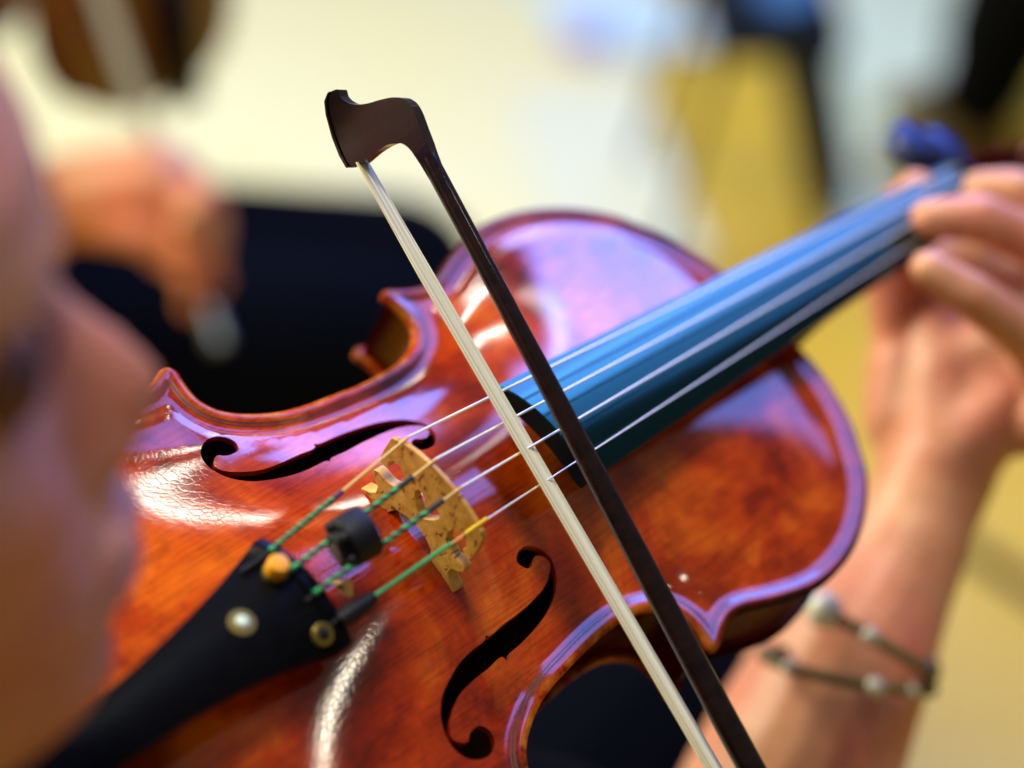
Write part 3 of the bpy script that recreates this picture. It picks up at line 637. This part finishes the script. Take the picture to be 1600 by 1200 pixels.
# bracelets on the left wrist
def bracelet(label, c, axis, r, beads, group):
    c, axis = v(c), (v(axis) - v((0, 0, 0))).normalized(); q = axis.to_track_quat('Z', 'Y')
    b = thing('bracelet', label, 'bracelet', loc=c, group=group)
    ring = [q @ Vector((r * math.cos(a), r * math.sin(a), .002 * math.sin(3 * a))) for a in np.linspace(0, 2 * math.pi, 49)]
    tube('cord', ring, .0017, M['cord'], b, 8)
    for ang, rad, mm_ in beads:
        a = math.radians(ang); pyd('bead', *ell_vf(q @ Vector(((r + rad * .5) * math.cos(a), (r + rad * .5) * math.sin(a), 0)), (rad,) * 3, None, 14), M[mm_], b)
    return b
FA = Vector((266, -80, -82)) - Vector((221, -100, -116))
def world_bracelet(label, a, b, bow_dir, sag, beads, rad=.0018):     # two visible ends and the side that bulges towards the palm side of the wrist
    a, b = V(a), V(b); c = (a + b) / 2; h = (b - a) / 2; u = h.normalized(); w_ = (V(bow_dir) - V((0, 0, 0))).normalized(); w_ = (w_ - u * w_.dot(u)).normalized()
    br = thing('bracelet', label, 'bracelet', loc=c)
    at = lambda t: h * math.cos(t) + w_ * sag * math.sin(t)
    tube('cord', [at(t) for t in np.linspace(0, 2 * math.pi, 60)], rad, M['cord'], br, 10)
    for ang, rr, mm_ in beads: pyd('bead', *ell_vf(at(math.radians(ang)) + w_ * rr * .4 * math.sin(math.radians(ang)), (rr,) * 3, None, 16), M[mm_], br)
world_bracelet('olive cord bracelet with one big white bead, nearer the hand', (224, -128, -102), (188, -82, -83), (-.4, -.6, .7), .022, [(14, .0072, 'bead'), (180, .0062, 'bead3'), (60, .004, 'bead2')], .0023)
world_bracelet('thin olive cord bracelet with grey beads, lower on the wrist', (222, -132, -104), (166, -84, -100), (-.4, -.6, .7), .020, [(90, .0042, 'bead2'), (120, .003, 'bead2'), (150, .003, 'cord'), (30, .003, 'bead2')], .0024)

# neighbour at the upper left
nb = thing('person', 'blurred neighbour in black clothes holding a bow upright above the lap', 'person', loc=(-.6, 1.5, 0))
NO = Vector((-.6, 1.5, 0)); rel_ = lambda L: [([Vector(p) - NO for p in a], b) for a, b in L]
nhv, NR_ = head_vf(Vector((-.62, 1.5, 1.22)), 85, 1.0)
npel = Vector((-.60, 1.54, .56))
arm = [(Vector((-.57, 1.40, 1.03)), .05), (Vector((-.405, 1.29, .79)), .042), (Vector((-.350, 1.309, .778)), .034), (Vector((-.312, 1.300, .789)), .029)]
larm = [(Vector((-0.640, 1.680, 0.980)), .05), (Vector((-0.480, 1.750, 0.780)), .042), (Vector((-0.340, 1.660, 0.860)), .03)]
P = [nhv] + chain([(Vector((-0.630, 1.500, 1.150)), .055), (Vector((-0.640, 1.500, 1.020)), .07), (Vector((-0.640, 1.510, 0.840)), .12), (npel, .13)]) + chain(arm) + chain(larm)
P += chain([(Vector((-0.317, 1.302, 0.794)), .030), (Vector((-0.274, 1.286, 0.799)), .034), (Vector((-0.250, 1.280, 0.810)), .026)])
for (k, z0, z1) in ((0, .800, .792), (1, .787, .770), (2, .772, .748), (3, .757, .728)):
    P += chain([(Vector((-.262, 1.282, z0 + .020)), .0135), (Vector((-.226, 1.262, z0 + .014)), .012), (Vector((-.208, 1.245, z1 + .030)), .011), (Vector((-.222, 1.228, z1 + .020)), .0095)])
P += chain([(Vector((-.300, 1.296, .797)), .034), (Vector((-.248, 1.280, .808)), .036), (Vector((-.232, 1.272, .785)), .034)])
P += chain([(Vector((-0.287, 1.270, 0.789)), .016), (Vector((-0.252, 1.245, 0.792)), .012), (Vector((-0.234, 1.240, 0.774)), .010)])
nk = [(Vector((-.09, 1.52, .565)), .06), (Vector((-.075, 1.67, .555)), .06)]
for (hy, k) in ((-.08, 0), (.09, 1)):
    P += chain([(npel + Vector((0, hy, -.035)), .075), (nk[k][0] - Vector((.02, 0, .035)), .055), (nk[k][0] + Vector((.05, .0, -.44)), .04), (nk[k][0] + Vector((.17, .0, -.50)), .032)])
blend('body', rel_(P), .0038, M['skin_b'], nb)
sh = chain([(Vector((-.64, 1.5, 1.0)), .09), (Vector((-.64, 1.51, .84)), .14), (npel, .15)]) + chain([(Vector((-.63, 1.40, 1.0)), .07), (arm[0][0], .064), (arm[1][0], .058), (arm[1][0].lerp(arm[2][0], .2), .052)]) + chain([(Vector((-.64, 1.6, 1.0)), .07), (larm[0][0], .062), (larm[1][0], .05)])
blend('shirt', rel_(sh), .006, M['cloth'], nb)
sk = chain([(npel, .14), (npel + Vector((.1, -.06, .0)), .12), (Vector((-.13, 1.50, .57)), .083)]) + chain([(npel, .14), (npel + Vector((.1, .1, 0)), .12), (Vector((-.11, 1.66, .56)), .083)]) + chain([(Vector((-.3, 1.55, .56)), .1), (Vector((-.125, 1.58, .55)), .08)]) + chain([(npel + Vector((.1, 0, -.02)), .12), (Vector((-.3, 1.46, .44)), .11), (Vector((-.16, 1.47, .45)), .09)]) + chain([(npel + Vector((.1, 0, -.1)), .12), (Vector((-.3, 1.42, .3)), .12), (Vector((-.2, 1.42, .30)), .10)])
sk = [([Vector(p) - Vector((0, 0, .035)) for p in a], b) for a, b in sk]
sk += chain([(npel + Vector((-.03, -.06, .0)), .15), (npel + Vector((-.03, .06, .06)), .15)])
for k in (0, 1):
    a = nk[k][0] + Vector((.05, 0, -.44)); blend('shoe', rel_(chain([(a + Vector((-.02, 0, -.06)), .042), (a + Vector((.14, 0, -.065)), .036)])), .005, M['cloth'], nb)
blend('skirt', rel_(sk), .007, M['cloth'], nb)
blend('hair', rel_([ell_vf(Vector((-.64, 1.5, 1.26)), (.095, .088, .085)), ell_vf(Vector((-.68, 1.5, 1.2)), (.07, .08, .1))]), .006, M['black_hair'], nb)
# neighbour's bow: button, frog, stick and hair
b0 = Vector((-.207, 1.222, .735)); b1 = Vector((-.298, 1.400, .910)); dn = (b1 - b0).normalized()
nbow = thing('bow', 'blurred pale bow held upright in the neighbour\'s fist at the upper left', 'bow', loc=b0)
qn = dn.to_track_quat('Z', 'Y')
tube('stick', [dn * .012, dn * .3, dn * .70], [.0043, .004, .0028], M['pern'], nbow)
side = Vector((.25, -1, .35)); sv = (side - dn * side.dot(dn)).normalized()
hb_ = []
for k in range(24):
    o2 = dn.cross(sv) * ((k / 23 - .5) * .011); hb_.append(tube_vf([dn * .06 + sv * .018 + o2, dn * .68 + sv * .018 + o2], .00042, 5, False))
hh = pyd('bow_hair', *join(hb_), M['bow_face'], nbow); hh['kind'] = 'stuff'
fr2 = pyd('frog', *box_vf(dn * .045 + sv * .010, (.018, .012, .05), qn.to_matrix()), M['ebony'], nbow)
lathe('screw_button', [(.004, -.016), (.006, -.014), (.006, .0), (.0045, .002), (.006, .004), (.006, .012)], (0, 0, 0), M['metal'], nbow, axis=dn)
tube('tip', [dn * .69, dn * .70 + sv * .012, dn * .705 + sv * .02], [.004, .005, .004], M['pern'], nbow)
# neighbour's violin, seen only as a dark lower bout
nx = Vector((-.05, .10, .98)).normalized(); nz = Vector((.86, -.50, .12)); nz = (nz - nx * nz.dot(nx)).normalized(); ny = nz.cross(nx)
no = Vector((-.278, 1.50, .778)) + nx * .161
MN = Matrix(((nx.x, ny.x, nz.x, no.x), (nx.y, ny.y, nz.y, no.y), (nx.z, ny.z, nz.z, no.z), (0, 0, 0, 1)))
nv_ = thing('violin', 'blurred dark brown violin of the neighbour, cut off by the top edge', 'violin', MN)
Hh = resample(FULL, 5.0); n = len(Hh)
M['dark_varnish'] = mat('dark_varnish', (.20, .062, .008), .35, coat=.6, coat_r=.2)
vs = [(x / 1e3, y / 1e3, 0) for x, y in Hh] + [(x * .8 / 1e3, y * .8 / 1e3, .012) for x, y in Hh] + [(0, 0, .016)]
pyd('top_plate', vs, [(i, (i + 1) % n, n + (i + 1) % n, n + i) for i in range(n)] + [(n + i, n + (i + 1) % n, 2 * n) for i in range(n)], M['dark_varnish'], nv_)
vs = [(x * .985 / 1e3, y * .98 / 1e3, z) for z in (0, -.032) for x, y in Hh]
pyd('rib', vs, [(i, (i + 1) % n, n + (i + 1) % n, n + i) for i in range(n)] + [tuple(range(n, 2 * n))], M['dark_varnish'], nv_)
tube('neck', [(.19, 0, .0), (.33, 0, -.002), (.40, 0, -.015)], [.012, .011, .008], M['dark_varnish'], nv_)
fbn = pyd('fingerboard', *box_vf((.20, 0, .022), (.27, .034, .008)), M['ebony'], nv_)
tpn = pyd('tailpiece', *box_vf((-.105, 0, .026), (.11, .032, .008)), M['ebony'], nv_)

# third musician at the upper right
pr = thing('person', 'seated person in black trousers and brown shoes at the upper right corner', 'person', loc=(.80, 3.10, 0))
PO = Vector((.80, 3.10, 0)); rel3 = lambda L: [([Vector(p) - PO for p in a], b) for a, b in L]
pp = Vector((1.12, 2.97, .55))
P = [head_vf(Vector((1.12, 2.99, 1.2)), -90)[0]] + chain([(Vector((1.13, 2.99, 1.12)), .055), (Vector((1.13, 2.99, 1.0)), .075), (Vector((1.13, 2.99, .82)), .12), (pp, .13)])
legs3 = [[(pp + Vector((0, -.08, 0)), .085), (Vector((.77, 2.75, .52)), .058), (Vector((.74, 2.97, .10)), .035)], [(pp + Vector((0, .09, 0)), .085), (Vector((.83, 3.05, .52)), .058), (Vector((.79, 3.18, .10)), .035)]]
for L in legs3: P += chain(L)
P += chain([(Vector((1.12, 2.81, .98)), .05), (Vector((1.08, 2.71, .74)), .04), (Vector((.88, 2.81, .66)), .03), (Vector((.82, 2.83, .66)), .025)]) + chain([(Vector((1.12, 3.17, .98)), .05), (Vector((1.08, 3.27, .74)), .04), (Vector((.90, 3.15, .66)), .03), (Vector((.84, 3.13, .66)), .025)])
blend('body', rel3(P), .006, M['skin_b'], pr)
P = chain([(Vector((1.13, 2.99, 1.0)), .09), (Vector((1.13, 2.99, .82)), .14), (pp, .15)]) + chain([(Vector((1.12, 2.81, .98)), .065), (Vector((1.08, 2.71, .74)), .055), (Vector((.90, 2.80, .66)), .042)]) + chain([(Vector((1.12, 3.17, .98)), .065), (Vector((1.08, 3.27, .74)), .055), (Vector((.92, 3.15, .66)), .042)])
blend('shirt', rel3(P), .008, M['cloth'], pr)
P = []
for L in legs3: P += chain([(pp, .14), (L[0][0], .105), (L[1][0], .092), (L[2][0] + Vector((0, 0, .04)), .075)])
blend('trousers', rel3(P), .008, M['cloth'], pr)
for L in legs3:
    a = L[2][0]; blend('shoe', rel3(chain([(a + Vector((.03, 0, -.055)), .042), (a + Vector((-.14, -.04, -.065)), .036)])), .005, M['brown'], pr)
blend('hair', rel3([ell_vf(Vector((1.15, 2.99, 1.24)), (.095, .088, .085))]), .006, M['black_hair'], pr)

# ------------------------------------------------------------------ floor and things standing on it
def sheet(name, pts, z, m): return pyd(name, [(x, y, z) for x, y in pts], [tuple(range(len(pts)))], m, None, False)
f = sheet('floor', [(-8, -4), (8, -4), (8, 9), (-8, 9)], 0, M['floor']); f['kind'] = 'structure'
f = sheet('cream_floor', [(-3.2, 8.8), (.45, 8.8), (.262, 4.03), (.235, 3.52), (.239, 3.0), (.262, 2.62), (.294, 2.25), (-.74, 1.6), (-3.2, 1.6)], .004, M['cream']); f['kind'] = 'structure'  # window glare on the ochre floor, put into a cream sheet
f = sheet('pale_floor', [(.668, 4.03), (.9, 8.8), (2.0, 8.8), (.976, 4.03), (.651, 2.89), (.468, 2.62), (.536, 3.13)], .004, M['pale']); f['kind'] = 'structure'  # second band of floor glare, put into the sheet's pale colour

ch = thing('chair', 'blurred dark metal chair with a blue seat at the upper right', 'chair', loc=(.40, 2.65, 0))
for (x0, y0, x1, y1) in ((.06, .06, -.005, -.25), (-.18, .00, -.135, -.25), (.06, .36, -.005, .07), (-.20, .34, -.135, .07)):
    tube('leg', [(x0, y0, .010), (x1, y1, .45)], .008, M['frame'], ch, 12)
st = pyd('seat', *box_vf((-.07, -.09, .465), (.17, .38, .05)), M['frame'], ch); bevel(st, .012)
cu = pyd('cushion', *box_vf((-.07, -.08, .505), (.14, .32, .03)), M['frame'], ch); bevel(cu, .012)
for x in (-.145, .005): tube('back_post', [(x, .09, .45), (x, .16, .86)], .014, M['frame'], ch, 10)
bk = pyd('backrest', *box_vf((-.07, .150, .78), (.19, .025, .16)), M['blue'], ch); bevel(bk, .01)
bt = thing('bow_tube', 'long dark blue bow tube leaning against the chair at the upper right', 'bow tube', loc=(.487, 2.82, 0))
tube('tube', [(0, 0, .034), (-.022, -.075, .12), (-.125, -.36, .47)], .040, M['frame'], bt, 16)
tube('cap', [(-.125, -.36, .47), (-.140, -.40, .52), (-.143, -.408, .53)], [.042, .042, .034], M['blue'], bt, 16)
def paper_or_gleam(label, c, rot, sx, sy, m, z):
    q = Matrix.Rotation(rot, 3, 'Z'); nn = 8; vs, fs = [], []
    for i in range(nn + 1):
        for j in range(nn + 1): vs.append(q @ Vector(((i / nn - .5) * sx, (j / nn - .5) * sy, .006 * (i / nn - .5) ** 2 + .003 * (j / nn))))
    for i in range(nn):
        for j in range(nn): fs.append((i * (nn + 1) + j, (i + 1) * (nn + 1) + j, (i + 1) * (nn + 1) + j + 1, i * (nn + 1) + j + 1))
    o = pyd('paper_sheet', vs, fs, m); o.location = (*c, z); return tag(o, label, 'paper')
paper_or_gleam('pale blue sheet on the floor at the top, beside the purple pouch', (.20, 3.60), .3, .26, .36, M['paper_blue'], .010)
paper_or_gleam('large white sheet on the cream floor left of the yellow floor', (.14, 2.95), .1, .24, .62, M['paper'], .010)  # white gleam on the floor, given as a pale sheet
pc = blend('pouch', [ell_vf((0, 0, .02), (.045, .035, .02)), ell_vf((.03, .01, .022), (.03, .025, .018))], .004, M['purple']); pc.location = (.122, 3.44, .012); tag(pc, 'small purple pouch lying beside the pale blue sheet', 'pouch')
cb = tube('cable', [(.48, 2.02, .012), (.53, 1.95, .010), (.566, 1.90, .010), (.64, 1.80, .010), (.80, 1.70, .010)], .012, M['frame'], None, 8); tag(cb, 'blurred dark cable on the yellow floor at the right edge', 'cable')  # thin dark strip laid across the ochre floor
